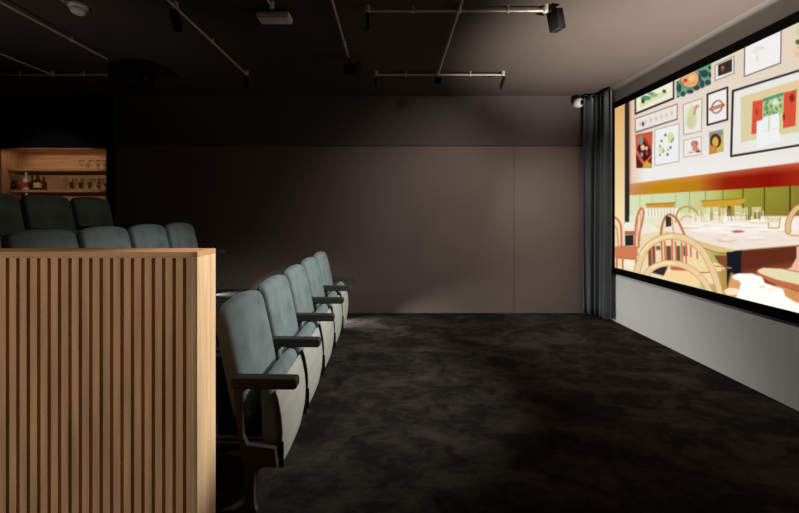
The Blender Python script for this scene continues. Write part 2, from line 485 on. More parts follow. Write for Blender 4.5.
def curve(pts, wd, col, edge=None, **k):
    c = smooth_curve(pts)
    if edge: line(c, wd+1.4, edge, **k)
    line(c, wd, col, **k)
def quad_at(tl, tr, br, bl, u, v):
    return (tl[0]*(1-u)*(1-v)+tr[0]*u*(1-v)+br[0]*u*v+bl[0]*(1-u)*v, tl[1]*(1-u)*(1-v)+tr[1]*u*(1-v)+br[1]*u*v+bl[1]*(1-u)*v)
def frame(tl, tr, br, bl, fw, fcol, inner):
    poly([tl, tr, br, bl], inner); line([tl, tr, br, bl, tl], fw, fcol)
def ramp(t, stops):
    t = np.clip(t, 0, 1); ts = [s[0] for s in stops]
    return np.stack([np.interp(t, ts, [s[1][i] for s in stops]) for i in range(3)], -1)
rng = np.random.default_rng(3)
def specks(poly_pts, cols, n, r0, r1, a=.9):
    xs = [p[0] for p in poly_pts]; ys = [p[1] for p in poly_pts]
    for _ in range(n):
        u, v = rng.uniform(.08, .92), rng.uniform(.08, .92)
        x, y = quad_at(*poly_pts, u, v); r = rng.uniform(r0, r1)
        ell(x, y, r, r*rng.uniform(.7, 1.5), cols[rng.integers(len(cols))], a=a)
# plaster wall, warm at the top and paler below
ty = np.clip((V-60)/110, 0, 1)
IMG[:] = ramp(ty, [(0, (226, 210, 190)), (.5, (229, 216, 203)), (1, (236, 234, 230))])
near = np.clip(1-(U-629)/16, 0, 1)[..., None]; IMG[:] = IMG*(1-near*.7)+np.array((226, 178, 142))*near*.7
# sunlit band (painted wall, orange to dark red) and green panelling
bt = lambda x: 184-(x-630)*.1272
bb = lambda x: 195.3-(x-630)*.058
band = np.clip((V-bt(U))/1.6+.5, 0, 1)
band_col = ramp((U-630)/200, [(0, (205, 138, 98)), (.06, (194, 132, 52)), (.14, (190, 136, 22)), (.34, (186, 124, 28)), (.41, (168, 74, 26)), (.48, (146, 34, 12)), (.7, (138, 18, 8)), (.85, (160, 40, 20)), (1, (150, 40, 20))])
IMG[:] = IMG*(1-band[..., None])+band_col*band[..., None]
tp = np.clip((bb(U)-V)/(bb(U)-bt(U)+1e-6), 0, 1)
glow = (np.clip((tp-.6)/.4, 0, 1)*band*.55)[..., None]; IMG[:] = IMG*(1-glow)+np.array((226, 150, 96))*glow
pan = np.clip((V-bb(U))/1.2+.5, 0, 1)
pcol = ramp((U-630)/190, [(0, (218, 224, 180)), (.28, (204, 213, 164)), (.42, (196, 200, 128)), (.52, (170, 166, 66)), (.63, (150, 148, 50)), (.85, (142, 132, 48)), (1, (118, 96, 44))])
dk = np.clip((V-196)/30, 0, 1)[..., None]*np.clip((U-690)/60, 0, 1)[..., None]
pcol = pcol*(1-dk*.35)+np.array((112, 78, 40))*dk*.35
IMG[:] = IMG*(1-pan[..., None])+pcol*pan[..., None]
for x, c, wd in ((640, (176, 190, 140), .9), (652, (186, 198, 146), .8), (675.5, (176, 186, 132), 1), (689.5, (160, 168, 110), 1), (705.5, (150, 150, 80), 1), (723, (120, 112, 40), 1), (743, (96, 82, 26), 1.3), (764.5, (88, 70, 24), 1.3), (790, (78, 56, 20), 1.6), (822, (70, 50, 20), 1.8)):
    line([(x, bb(x)+.5), (x, 226)], wd, c)
# left pillar and dark post
lp = np.clip(624.8-U+.5, 0, 1); t = np.clip((V-105)/120, 0, 1)
lc = ramp(t, [(0, (226, 172, 112)), (.5, (232, 200, 140)), (1, (244, 226, 182))])
IMG[:] = IMG*(1-lp[..., None])+lc*lp[..., None]
poly([(624.7, 90), (629.5, 90), (629.5, 222), (624.7, 224)], (44, 40, 44))
line([(630.4, 100), (630.4, 183)], 1.2, (214, 150, 112))
# gallery of framed pictures
poly([(634.6, 92), (674.4, 78), (674.4, 99.2), (634.6, 115.2)], (52, 36, 32)); poly([(636.2, 93), (672.8, 78), (672.8, 97.6), (636.2, 112.4)], (236, 232, 212))
poly([(639, 104), (648, 97), (666, 90), (668, 93), (660, 98), (650, 102), (641, 108)], (214, 222, 168)); ell(646, 98, 5, 2.4, (92, 148, 108)); ell(643, 101, 1.8, 2.4, (52, 74, 80)); ell(654, 95, 4, 2, (140, 180, 130)); ell(664.2, 91.3, 1.8, 1.8, (48, 92, 84)); ell(651, 93.5, 3, 1.5, (110, 160, 120))
frame((635.2, 118.8), (677.3, 104.0), (677.3, 118.8), (635.2, 132.0), 1., (138, 118, 108), (234, 224, 216))
for i in range(7):
    x, y = quad_at((635.2, 118.8), (677.3, 104), (677.3, 118.8), (635.2, 132), .12+i*.125, .5); ell(x, y, 1.1, 2.4, (206, 192, 184)); 
ell(643, 124, 1.1, 2.2, (58, 44, 44)); line([(636, 132.8), (677.3, 119.4)], .9, (120, 102, 94))
a3 = ((635.4, 134.6), (652.7, 131), (651.6, 167.5), (636.4, 168)); poly(a3, (202, 92, 62))
poly([(644.5, 137), (651.5, 148), (650.5, 156), (645, 162), (639, 157), (637, 149), (640, 141)], (84, 22, 20)); poly([(636, 154), (641, 162), (645, 168), (636.4, 168)], (92, 28, 24)); poly([(651.8, 152), (651.6, 168), (646, 168), (649, 158)], (110, 40, 28))
ell(640.8, 140.5, 2.6, 4.6, (128, 142, 132)); ell(642.8, 147.5, 2.2, 2.8, (236, 190, 160)); ell(646.4, 148.3, 1.5, 2, (214, 206, 140)); ell(641.8, 154.5, 1.3, 2.3, (150, 160, 160)); ell(647, 153, 1.3, 2, (120, 90, 90))
line([(637, 151), (644, 164)], 1.5, (214, 104, 78)); line([(651, 156), (645, 163)], 1.5, (206, 96, 66)); line([(643, 137), (651, 149)], 1.2, (196, 70, 54)); poly([(642, 168), (646, 160.5), (651.4, 164), (651.2, 168)], (200, 170, 62))
a4 = ((654.9, 129.9), (679, 123.5), (679, 161.5), (654.9, 165.6)); frame(*a4, .9, (176, 170, 164), (236, 237, 235))
ell(671, 137.5, 3.4, 5.4, (208, 220, 156)); ell(661.5, 150, 3, 3.8, (214, 220, 170)); ell(663.5, 151, 1, 1.6, (212, 150, 60))
for x, y, r in ((665.4, 135, 1.3), (661.6, 141, 1.1), (670.5, 147.5, 1.3), (667.5, 154.5, 1.3), (660, 146, .9), (673, 139, .9), (671.5, 141.5, .9), (668, 150, .8), (660, 155, .9)): ell(x, y, r, r*1.2, (120, 132, 124))
a5 = ((676.2, 81.6), (711.3, 62.2), (710.7, 84.5), (676.7, 98)); poly(a5, (104, 166, 122))
for x, y, rx, ry in ((678.9, 88, 2.6, 4.4), (683, 94, 2.4, 2.7), (690, 91.6, 3.4, 2.2), (696.5, 87.6, 3, 2.9), (702, 84, 2.5, 4.1), (708, 82.3, 3, 2.8), (704.5, 73.6, 4, 4), (709.8, 75, 1.4, 2.8), (699.7, 78, 1.5, 3.4), (678, 96.5, 1, .9), (709.6, 67.5, 1.6, 2), (700, 72, 1, 2), (677.6, 82.5, 1, 1.2)): ell(x, y, rx, ry, (52, 72, 78))
ell(689.8, 79.2, 9.6, 9.2, (48, 62, 66)); ell(689.6, 78.8, 9.1, 8.9, (226, 166, 114)); ell(692, 78, 3.5, 3, (238, 194, 130)); ell(685.5, 80.4, 2, 1.7, (190, 64, 44)); ell(683, 83, 1, 1, (206, 110, 70))
poly([(714.6, 65.2), (734.2, 55.6), (734.8, 73.4), (714.6, 81.5)], (150, 128, 116)); poly([(715.6, 65.6), (733.2, 57), (733.6, 72.7), (715.7, 80)], (242, 236, 230)); poly([(718, 64.9), (732, 58.6), (732, 71.4), (718, 76.4)], (52, 46, 46)); ell(722.6, 68.6, 2, 3.2, (128, 70, 46)); ell(722.8, 67.4, 1, 1.2, (196, 130, 90)); line([(724, 74), (731, 71)], 1, (90, 80, 76))
frame((707.4, 94.4), (727.4, 87.4), (727.4, 119.6), (707.4, 125), 1.9, (52, 42, 44), (240, 233, 232))
th = np.linspace(0, 2*PI, 40); line([(717.1+5.3*math.cos(a), 106.8+5.9*math.sin(a)-.33*5.3*math.cos(a)) for a in th], 1.8, (150, 134, 122)); line([(710.8, 109.3), (723.3, 105)], 3.4, (188, 104, 70)); line([(712.2, 108.8), (721.6, 105.6)], .9, (222, 176, 150), a=.7)
a8 = ((683.2, 104.7), (702, 98.3), (701.4, 131), (683.8, 135)); frame(*a8, .9, (166, 152, 140), (236, 230, 220)); ell(692, 117.5, 5, 11, (212, 212, 166), soft=1.5); ell(690, 123, 4, 5, (202, 206, 158), soft=1.5); curve([(694, 114), (695.5, 109), (696.5, 105.5)], 1.6, (206, 130, 84)); line([(695.3, 109), (699, 105.8)], 1.3, (212, 140, 96)); line([(695.5, 110), (692.8, 106.4)], 1., (216, 150, 104))
a9 = ((683.8, 140.4), (701.3, 136.3), (701.3, 154.4), (683.8, 157.3)); frame(*a9, .9, (184, 172, 156), (240, 232, 226)); ell(694.6, 144, 3.8, 3.6, (196, 134, 106)); ell(695.6, 149, 3.6, 2.4, (200, 146, 116)); ell(698, 151.4, 2.4, 1.2, (120, 78, 56)); ell(691, 152.4, 2.8, 1, (206, 170, 150)); ell(696.5, 142.6, 1, 1, (150, 90, 70))
a10 = ((709, 132.2), (723.2, 129.2), (723.5, 151.3), (709.4, 154.4)); poly(a10, (134, 152, 140)); poly([(717, 142), (723.4, 134), (723.5, 151.3), (716, 153)], (192, 186, 88)); ell(715.6, 140.8, 5.6, 7.2, (104, 34, 26)); ell(715.4, 142, 3.1, 5, (200, 178, 82)); poly([(709.2, 146.4), (716.4, 145.6), (717, 152.7), (709.4, 154.4)], (214, 124, 58)); ell(712.8, 149.6, 2, 2, (196, 150, 60))
frame((744.8, 46), (781.2, 30), (780.6, 63), (744.2, 76.6), 1.1, (112, 92, 86), (240, 237, 235)); 
for x, y, rx, ry in ((755, 52, 3, 1), (759, 48.5, 4, 1.2), (762, 47.6, 2, 1.4), (757, 58, 1.4, 2.6)): ell(x, y, rx, ry, (222, 216, 208), soft=1)
poly([(793, 24), (815, 16), (815, 52), (793, 59)], (228, 210, 178)); ell(799, 32, 4, 4, (196, 212, 180)); ell(798.2, 42, 2.8, 2.6, (96, 92, 56)); ell(798.5, 54, 3.6, 3, (240, 190, 150)); ell(799.5, 48, 2, 1.2, (170, 176, 120))
# the big black-framed poster
tl, tr, br, bl = (732.9, 91), (862, 51), (862, 135), (731.1, 156.2)
poly([tl, tr, br, bl], (231, 230, 224)); line([tl, tr, br, bl, tl], 2.3, (54, 44, 42))
poly([(740.8, 97.2), (850, 65), (850, 122), (740.8, 142.4)], (217, 206, 162)); poly([(741, 97.2), (850, 65), (850, 71), (764, 97), (750, 101)], (228, 200, 158), soft=1.5)
poly([(752.7, 101.5), (762.9, 99.4), (762.4, 132.5), (751.4, 134.4)], (216, 86, 60)); ell(756.8, 112, 1, 3.6, (160, 48, 36)); poly([(783.8, 92.7), (796.8, 89.3), (795.4, 125.9), (783, 128.3)], (216, 82, 58)); ell(792, 98, 2.6, 4.2, (142, 44, 30)); ell(783.8, 117, 1.1, 4, (120, 52, 30))
g = [(762.9, 99.4), (783.8, 92.7), (783, 114), (762.6, 120)]; poly(g, (180, 196, 140)); specks(g, [(84, 156, 106), (66, 130, 96), (214, 216, 150)], 60, .7, 1.3); poly([(763, 98.6), (783.8, 92), (783.7, 95), (763, 102)], (84, 150, 110)); ell(775.2, 102, 3.6, 3, (234, 232, 200), soft=1.5); line([(768, 106), (770, 122)], 1.2, (170, 176, 104))
poly([(756.6, 121.6), (762.8, 119.6), (763, 117.8), (778.6, 112.7), (780.2, 141.4), (756.6, 148.4)], (236, 239, 238)); line([(769.4, 117), (768.6, 131)], 1.6, (206, 212, 170)); line([(781.2, 118), (780, 132)], 1.6, (210, 204, 120)); line([(760, 132), (778, 128)], .8, (222, 226, 224))
# further frames on the part beyond the edge of the photograph
frame((890, 45), (960, 22), (960, 105), (890, 125), 3, (60, 48, 44), (232, 228, 220)); poly([(902, 58), (946, 44), (946, 92), (902, 106)], (200, 150, 96))
frame((1000, 5), (1090, -30), (1090, 70), (1000, 95), 3, (90, 76, 70), (236, 230, 222)); poly([(1020, 22), (1070, 4), (1070, 56), (1020, 72)], (120, 150, 128))
frame((1140, -50), (1270, -100), (1270, 20), (1140, 50), 4, (60, 48, 44), (234, 230, 224)); poly([(1165, -34), (1245, -64), (1245, 6), (1165, 24)], (196, 94, 64))
# ---- tables and chairs of the picture
low = np.clip((V-224)/3+.5, 0, 1)*np.clip((690-U)/14, 0, 1); blend(low*.9, (232, 216, 178))
poly([(629.5, 216), (700, 212), (700, 226), (629.5, 226)], (236, 230, 206), soft=1.5, a=.7)
poly([(624.8, 222), (650, 223), (662, 231), (640, 234), (622, 231)], (238, 232, 212), soft=1)
poly([(646, 204.2), (674.7, 203), (674.5, 207.6), (646.5, 208)], (202, 152, 56)); line([(646, 204), (674.7, 202.8)], 1, (164, 104, 36))
poly([(644, 208), (678, 208), (680, 216), (640, 218)], (238, 236, 220), soft=1)
for x in np.arange(648, 674, 3.2): line([(x, 208), (x+.6, 216)], 1, (206, 184, 146), a=.8)
poly([(701.4, 201.2), (730, 200.4), (745.4, 198), (744.5, 202.4), (736, 206.6), (702.4, 207)], (206, 160, 52)); line([(701.6, 201), (744.5, 198.4)], 1, (168, 112, 36))
curve([(675.6, 224), (677.5, 212), (684, 207), (692, 208), (698, 214), (701.6, 223)], 1.9, (196, 154, 82)); curve([(680, 222), (684, 216.5), (691, 217), (696, 224)], 1.3, (202, 172, 100))
# big white table
poly([(661, 230.5), (676, 222), (700, 216), (799, 216), (1000, 214), (1374, 214), (1374, 212), (1374, 262), (1000, 255), (799, 245), (734, 250.4), (717, 246.4), (690, 238.5)], (240, 224, 212), soft=.8)
poly([(690, 224), (799, 218), (799, 231), (740, 236), (700, 232)], (246, 240, 232), soft=2.5, a=.8)
poly([(664, 231.2), (690, 238.5), (717, 246), (733, 250.2), (733, 253.4), (716, 252), (690, 243), (668, 235)], (224, 192, 132))
line([(690, 243.5), (716, 252.3), (733, 253.6)], .8, (150, 100, 60))
# under the table
poly([(734, 251.4), (799, 246.2), (1374, 264), (1374, 340), (799, 330), (733, 300)], (98, 44, 28), soft=.7)
poly([(733.5, 251), (742, 250.4), (740.8, 276), (742, 300), (733, 300)], (60, 30, 30)); poly([(726.6, 252), (741, 251.2), (740, 300), (727, 296)], (24, 27, 38))
poly([(745, 272), (799, 262), (1374, 300), (1374, 360), (799, 330), (740, 300)], (168, 92, 52), soft=4, a=.55)
# glasses, bottles and plates on the table
for x, y, wd, h in ((703, 208, 7, 14), (712.5, 207, 6, 12), (720.5, 208, 6, 15), (734.5, 206, 7, 14), (741, 208, 5, 12), (752, 207, 9, 13)):
    poly([(x, y), (x+wd, y-.3), (x+wd-.8, y+h), (x+.8, y+h)], (238, 232, 196), a=.62); line([(x, y), (x+.8, y+h), (x+wd-.8, y+h), (x+wd, y)], .8, (208, 198, 140), a=.8); line([(x+1.4, y+h*.5), (x+wd-1.4, y+h*.5)], 1, (252, 248, 236), a=.8)
poly([(727, 209), (731.4, 209), (731.8, 221), (726.6, 221)], (150, 104, 84)); poly([(727.6, 206), (730.8, 206), (730.8, 209), (727.6, 209)], (110, 62, 40)); poly([(724, 216), (731, 216), (731, 227), (724, 227)], (246, 238, 226))
poly([(746, 214.5), (750.8, 214.3), (750.8, 221), (746, 221)], (120, 108, 60)); poly([(753.6, 212.5), (760.4, 212), (760.4, 219), (753.6, 219)], (138, 126, 62)); poly([(709.6, 212), (713, 212), (713, 220), (709.6, 220)], (176, 168, 110))
poly([(767.2, 217), (780.6, 216.8), (779, 228.4), (768.6, 228.4)], (226, 212, 170)); line([(767.4, 217), (768.6, 228), (779, 228), (780.4, 217)], 1, (176, 158, 108)); line([(767.6, 217.2), (780.2, 217)], .8, (240, 232, 206)); poly([(769.4, 222), (778.8, 222), (778, 227.4), (769.8, 227.4)], (244, 236, 216))
ell(758, 221.5, 12, 1.9, (208, 186, 140)); ell(758, 220.9, 11, 1.5, (250, 246, 238)); ell(726.5, 240, 10, 2.4, (226, 192, 166)); ell(727.5, 239.2, 8, 1.5, (246, 228, 212)); ell(738, 231.6, 6, 1.6, (188, 116, 84)); ell(743, 234, 9, 1.3, (246, 232, 222)); ell(797.5, 233.6, 10.4, 2.9, (214, 170, 126)); ell(797.5, 232.6, 9.5, 2.2, (246, 230, 204)); ell(700, 230, 8, 1.5, (250, 244, 236)); ell(716, 228.5, 7, 1.6, (252, 248, 240))
for x, y, h in ((693, 214, 9), (699, 211, 12), (709, 210, 13), (717, 212, 12), (726, 212, 10), (747, 208, 14), (757, 210, 12), (763, 211, 10)):
    line([(x, y), (x+.4, y+h)], 1.1, (250, 246, 232), a=.75); line([(x+2.2, y+1), (x+2.4, y+h)], .9, (176, 160, 108), a=.55); ell(x+1.2, y+h, 3, 1, (244, 238, 222), a=.8)
for x, y, rx in ((685, 226, 5), (694, 226.5, 4), (706, 224, 4), (735, 225, 5), (748, 226, 6), (764, 230, 5), (782, 230, 4), (724, 233, 5), (755, 238, 7)): ell(x, y, rx, 1.1, (253, 250, 244), soft=.8, a=.85); ell(x+.6, y+1.5, rx*.8, .6, (206, 176, 150), soft=.8, a=.6)
for x in (860, 930, 1040, 1160): poly([(x, 208), (x+26, 207), (x+22, 236), (x+4, 236)], (240, 228, 196), a=.7)
# chair at the right edge
curve([(788, 231), (788.5, 222), (793, 212.5), (800, 206.6), (818, 200), (845, 204), (862, 226), (868, 262)], 4.6, (224, 190, 138), edge=(166, 112, 62))
poly([(796.6, 246.6), (802.5, 246.2), (801, 268), (796.8, 277), (783, 275), (781.6, 271), (791, 267.5), (796.4, 258)], (236, 188, 158)); 
poly([(757, 270.2), (763, 267.6), (780, 268), (799, 271.4), (850, 284), (850, 310), (799, 291), (772, 282.5), (757, 274.6)], (196, 116, 76)); poly([(757.4, 270.4), (763, 268), (781, 269), (799, 272.6), (846, 285), (840, 300), (799, 284.6), (776, 279.4), (760, 273.4)], (226, 220, 176)); line([(757.4, 273.6), (772, 280.2), (799, 288), (848, 306)], 1.6, (186, 106, 66))
poly([(775, 284), (799, 292), (850, 312), (850, 360), (799, 325), (786, 297)], (212, 146, 92), soft=.8)
# left chair and its table
poly([(624.8, 231), (636, 231), (634, 235), (625, 235)], (170, 110, 74)); poly([(625, 235.4), (633.4, 235), (633.6, 245.4), (625.2, 245.8)], (42, 40, 44))
curve([(614.6, 217), (618, 220), (621, 227), (621.6, 246)], 2, (206, 116, 80)); curve([(614.6, 226), (617, 230), (618.4, 246)], 1.2, (214, 136, 100)); poly([(614.6, 247), (621, 245.6), (637.4, 246.4), (637.6, 253), (634, 258.6), (615, 257.4)], (208, 124, 86)); line([(616, 257.6), (634, 259), (637.6, 254)], 1, (170, 84, 54))
curve([(638.6, 247), (639.6, 234), (642.4, 221), (643.6, 211.6), (641.4, 208.3), (638.6, 212.5), (636.2, 222), (635.2, 236), (634.8, 247)], 2, (204, 112, 78)); line([(637.8, 216), (638, 246)], .9, (218, 140, 104)); line([(640.8, 214), (640, 240)], .9, (218, 140, 104))
for a, b in (((617, 257), (616.4, 272)), ((622.6, 257.6), (623, 275)), ((635.4, 257), (638, 276)), ((631, 258), (632, 268))): line([a, b], 2, (204, 118, 82))
poly([(624, 262), (634, 262), (634, 270), (624, 268)], (246, 232, 208), soft=1); ell(630, 261.5, 4, 1.4, (250, 240, 224))
# middle chair
curve([(660.8, 247), (661.4, 230), (664.6, 218.6), (670, 214.6), (676.6, 219), (682, 229), (686.4, 240)], 2.4, (188, 122, 80)); poly([(665.6, 216), (671, 217), (671.4, 226), (666, 227)], (64, 44, 36)); line([(672, 219), (674, 236)], 1.1, (206, 150, 110))
# foreground bentwood chairs
poly([(645, 262), (652, 246), (672, 240), (694, 246), (708, 262), (718, 284), (708, 284), (690, 279), (645, 271)], (240, 218, 176), soft=1)
for x0, x1, yy in ((648, 655, 266), (666, 671, 262), (676, 680, 261), (656, 660, 250), (683, 687, 256)): poly([(x0, 246), (x1, 246), (x1+.5, yy), (x0+.5, yy)], (92, 50, 36), soft=.8, a=.85)
for x, y0, y1 in ((651.5, 246, 264), (661.5, 242, 262), (664.6, 242, 262), (672, 240, 266), (675.4, 242, 262), (681.6, 243, 270), (685.6, 244, 268), (690.6, 246, 275), (697, 252, 270)): line([(x, y0), (x+.8, y1)], 1.8, (200, 122, 84))
poly([(688, 257), (722, 264), (724.6, 268.6), (720, 273), (700, 272), (686, 268)], (240, 216, 162), soft=.7); line([(686, 268), (700, 272.6), (722, 272)], 1.3, (196, 120, 72)); line([(722.4, 270), (723.6, 292)], 2, (204, 130, 86)); line([(716, 266), (731, 268)], 1.3, (196, 130, 84)); poly([(714, 255), (727, 256), (727, 268), (719, 264)], (128, 66, 42), a=.9)
poly([(650, 266), (668, 266), (664, 276), (650, 272)], (54, 40, 42), soft=.8); poly([(668, 270), (690, 272), (700, 282), (700, 288), (662, 278)], (246, 214, 158), soft=1); poly([(670, 266), (690, 267), (690, 271), (671, 270)], (190, 106, 72), soft=.8)
curve([(636, 276), (639.6, 262), (645, 250), (655, 241), (668, 236.4), (682, 237.6), (694, 243.7), (703, 252), (710, 264.8), (716, 279), (720.6, 296)], 5.4, (234, 204, 156), edge=(204, 142, 98))
curve([(640.4, 254.4), (648, 245.2), (659, 238.8), (672, 236)], 1.6, (250, 226, 180), a=.9)
curve([(645, 278), (649, 271), (656, 266), (665.7, 263.4), (678, 264), (689, 268), (698, 274.8), (706, 284), (712, 298)], 5, (236, 206, 158), edge=(212, 152, 108)); curve([(652, 268), (662, 263.4), (674, 262.8)], 1.4, (252, 230, 186))
# bright cups at the bottom edge
poly([(731, 273), (790, 300), (799, 308), (799, 325), (724, 300)], (218, 158, 104), soft=1.5)
ell(732, 291.5, 8, 3.6, (252, 228, 192)); ell(739.5, 277, 7, 3.4, (255, 246, 232))
poly([(734, 276), (739, 273.6), (752, 273.4), (762, 277), (765, 283), (774, 286), (783, 289), (785.4, 296), (795, 302), (812, 306), (812, 330), (735, 300), (739, 290), (741, 283)], (255, 252, 246), soft=.8); ell(762, 287, 3, 1.2, (250, 226, 190)); ell(771, 289.6, 3, 1, (252, 232, 204))

IMG = IMG*(1+rng.normal(0, .009, U.shape)[..., None])
lin = np.clip(IMG/255, 0, 1); lin = np.where(lin <= .04045, lin/12.92, ((lin+.055)/1.055)**2.4)
nc = len(dcol)
verts = np.stack([np.zeros(U.size), (Dg-yc).ravel(), (Zg-zc).ravel()], -1)
idx = np.arange(NZ*nc).reshape(NZ, nc)
faces = np.stack([idx[:-1, :-1], idx[:-1, 1:], idx[1:, 1:], idx[1:, :-1]], -1).reshape(-1, 4)
me = bpy.data.meshes.new('screen_picture')
me.vertices.add(len(verts)); me.vertices.foreach_set('co', verts.ravel().astype(np.float32))
me.loops.add(faces.size); me.loops.foreach_set('vertex_index', faces.ravel().astype(np.int32))
me.polygons.add(len(faces)); me.polygons.foreach_set('loop_start', (np.arange(len(faces))*4).astype(np.int32))
me.update(calc_edges=True)
ca = me.color_attributes.new('picture', 'FLOAT_COLOR', 'POINT')
ca.data.foreach_set('color', np.concatenate([lin.reshape(-1, 3), np.ones((U.size, 1))], 1).ravel().astype(np.float32))
mp_ = bpy.data.materials.new('lit_screen_picture'); mp_.use_nodes = True
nt = mp_.node_tree; nt.nodes.clear()
out = nt.nodes.new('ShaderNodeOutputMaterial'); em = nt.nodes.new('ShaderNodeEmission'); at = nt.nodes.new('ShaderNodeAttribute')
at.attribute_name = 'picture'; nt.links.new(at.outputs['Color'], em.inputs[0]); em.inputs[1].default_value = 1.02
nt.links.new(em.outputs[0], out.inputs[0])
me.materials.append(mp_)
pic = bpy.data.objects.new('screen_picture', me); COL.objects.link(pic); pic.parent = ps

# ------------------------------------------------------------------ conduit on the ceiling
PZ = 2.985
def clip_bm(p, axis):
    bm = bmesh.new()
    a = Vector((1, 0, 0)) if axis == 'x' else Vector((0, 1, 0))
    tube(bm, Vector(p)-a*.009, Vector(p)+a*.011, .0165, 12)
    tube(bm, (p[0], p[1], p[2]), (p[0], p[1], CZ), .009, 8)
    return bm
def boxy(p):   # round conduit box against the ceiling
    bm = bmesh.new(); lathe(bm, [(0, CZ-.053), (.018, CZ-.053), (.021, CZ-.049), (.021, CZ), (0, CZ)], 16, Matrix.Translation((p[0], p[1], 0))); return bm
PR = .0095
def run(name, label, pipes, clips, boxes):
    t = empty(name); tag(t, label, 'pipe', 'conduit runs on the ceiling')
    for a, b in pipes: link('pipe', tube(bmesh.new(), (*a, PZ), (*b, PZ), PR), M['steel'], t, smooth=False)
    for p, ax in clips: link('pipe_clip', clip_bm((*p, PZ), ax), M['steel'], t)
    for p in boxes: link('junction_box', boxy(p), M['steel'], t, smooth=False)
    return t
dA, dC = 2.86, 4.19
XA0, XA1 = X_at(367.5, dA), X_at(551, dA); XC0, XC1 = X_at(376, dC), X_at(503, dC); XB = .518
run('steel_conduit', 'steel conduit grid of two crossbars on one spine, mid-ceiling', [((XA0, dA), (XA1-.045, dA)), ((XC0, dC), (XC1, dC)), ((XB, 1.9), (XB, dC))],
    [((X_at(413, dA), dA), 'x'), ((X_at(508, dA), dA), 'x'), ((X_at(406, dC), dC), 'x'), ((X_at(470.5, dC), dC), 'x'), ((XB, 3.5), 'y'), ((XB, 2.3), 'y')],
    [(XB, dA), (XB, dC), (XA0, dA), (XC0, dC), (XC1, dC), (XA1-.045, dA)])
run('steel_conduit', 'short steel conduit ending at the black spotlight beside the crossbars', [((-.455, 1.9), (-.455, 3.72))], [((-.455, 3.45), 'y'), ((-.455, 2.4), 'y')], [])
run('steel_conduit', 'long steel conduit with two hanging spots, over the middle row', [((-1.68, 1.9), (-1.68, 4.18))], [((-1.68, 3.4), 'y')], [(-1.68, 2.81), (-1.68, 4.18)])
run('steel_conduit', 'steel conduit running to the black projector, left of the smoke detector', [((-2.955, 1.9), (-2.955, 3.76))], [((-2.955, 3.35), 'y')], [])
run('steel_conduit', 'branched steel conduit at the far left, straight pipe with angled feed', [((-6, dC), (-3.27, dC)), ((-3.92, 1.9), (-3.92, dC))], [((-4.3, dC), 'x'), ((-3.56, dC), 'x'), ((-3.92, 3.4), 'y')], [(-3.92, dC)])
run('steel_conduit', 'short steel conduit feeding the smoke detector', [((-2.47, 1.9), (-2.47, 2.76))], [((-2.47, 2.2), 'y')], [])
run('steel_conduit', 'short steel conduit feeding the white emergency light', [((-.935, 1.9), (-.935, 2.80))], [((-.935, 2.3), 'y')], [(-.935, 2.80)])

# smoke detector
sd = empty('smoke_detector', (-2.475, 2.86, CZ)); tag(sd, 'round white smoke detector on the dark ceiling', 'detector')
bm = bmesh.new(); lathe(bm, [(0, -.022), (.062, -.022), (.066, -.015), (.066, 0), (0, 0)], 28); link('base', bm, M['white_plastic'], sd, smooth=False)
bm = bmesh.new(); lathe(bm, [(0, -.066), (.030, -.066), (.044, -.058), (.050, -.044), (.052, -.028), (.045, -.022), (0, -.022)], 28); link('cover', bm, M['white_plastic'], sd, smooth=True)

# emergency light
el = empty('emergency_light', (-.955, 2.94, CZ-.045)); tag(el, 'white rectangular emergency light hung from the dark ceiling', 'light')
link('housing', B(-.13, .13, -.062, .062, -.02, .012), M['white_plastic'], el, bevel=.006)
link('diffuser', B(-.122, .122, -.054, .054, -.034, -.02), M['white_plastic'], el, bevel=.006)
link('bracket', B(-.03, .03, -.03, .03, .012, .045), M['blk_metal'], el)

# projector
pj = empty('projector', (-2.78, 3.90, 2.85)); tag(pj, 'black projector hung from the ceiling above the rear row', 'projector')
bm = B(-.165, .14, -.15, .15, -.11, .10); link('body', bm, M['blk_metal'], pj, bevel=.02, segs=3)
bm = bmesh.new(); tube(bm, (.13, -.03, -.02), (.19, -.03, -.02), .05, 20); link('lens_barrel', bm, M['blk_metal'], pj)
bm = bmesh.new(); tube(bm, (.19, -.03, -.02), (.192, -.03, -.02), .042, 20); link('lens', bm, M['lens'], pj)
link('bracket', B(-.04, .04, -.04, .04, .09, CZ-2.85), M['blk_metal'], pj)

# spotlights hung from the conduit
def spot(loc, aim, label, r=.026, ln=.11, drop=.05, disc=False):
    t = empty('ceiling_spotlight', loc); tag(t, label, 'spotlight', 'black spotlights on the conduit')
    bm = bmesh.new(); tube(bm, (0, 0, -.012), (0, 0, -drop), .009, 10); link('stem', bm, M['blk_metal'], t)
    a = Vector(aim).normalized(); q = a.to_track_quat('Z', 'Y').to_matrix().to_4x4()
    c = Vector((0, 0, -drop))
    bm = bmesh.new(); lathe(bm, [(0, -ln*.35), (r*.8, -ln*.35), (r, -ln*.28), (r, ln*.65), (r*.82, ln*.65), (r*.78, ln*.52), (0, ln*.52)], 20, Matrix.Translation(c) @ q); link('lamp_head', bm, M['blk_metal'], t)
    bm = bmesh.new(); lathe(bm, [(0, ln*.53), (r*.76, ln*.53), (r*.7, ln*.56), (0, ln*.57)], 16, Matrix.Translation(c) @ q); link('lens', bm, M['lens'], t)
    if disc:
        bm = bmesh.new(); lathe(bm, [(r*.9, ln*.60), (r*1.7, ln*.60), (r*1.7, ln*.68), (r*.9, ln*.68)], 24, Matrix.Translation(c) @ q); link('snoot_ring', bm, M['blk_metal'], t)
    return t
spot((XA0, dA, CZ-.05), (0, .02, -1), 'slim black spotlight hanging at the left end of the near crossbar', r=.014, ln=.13, drop=.05)
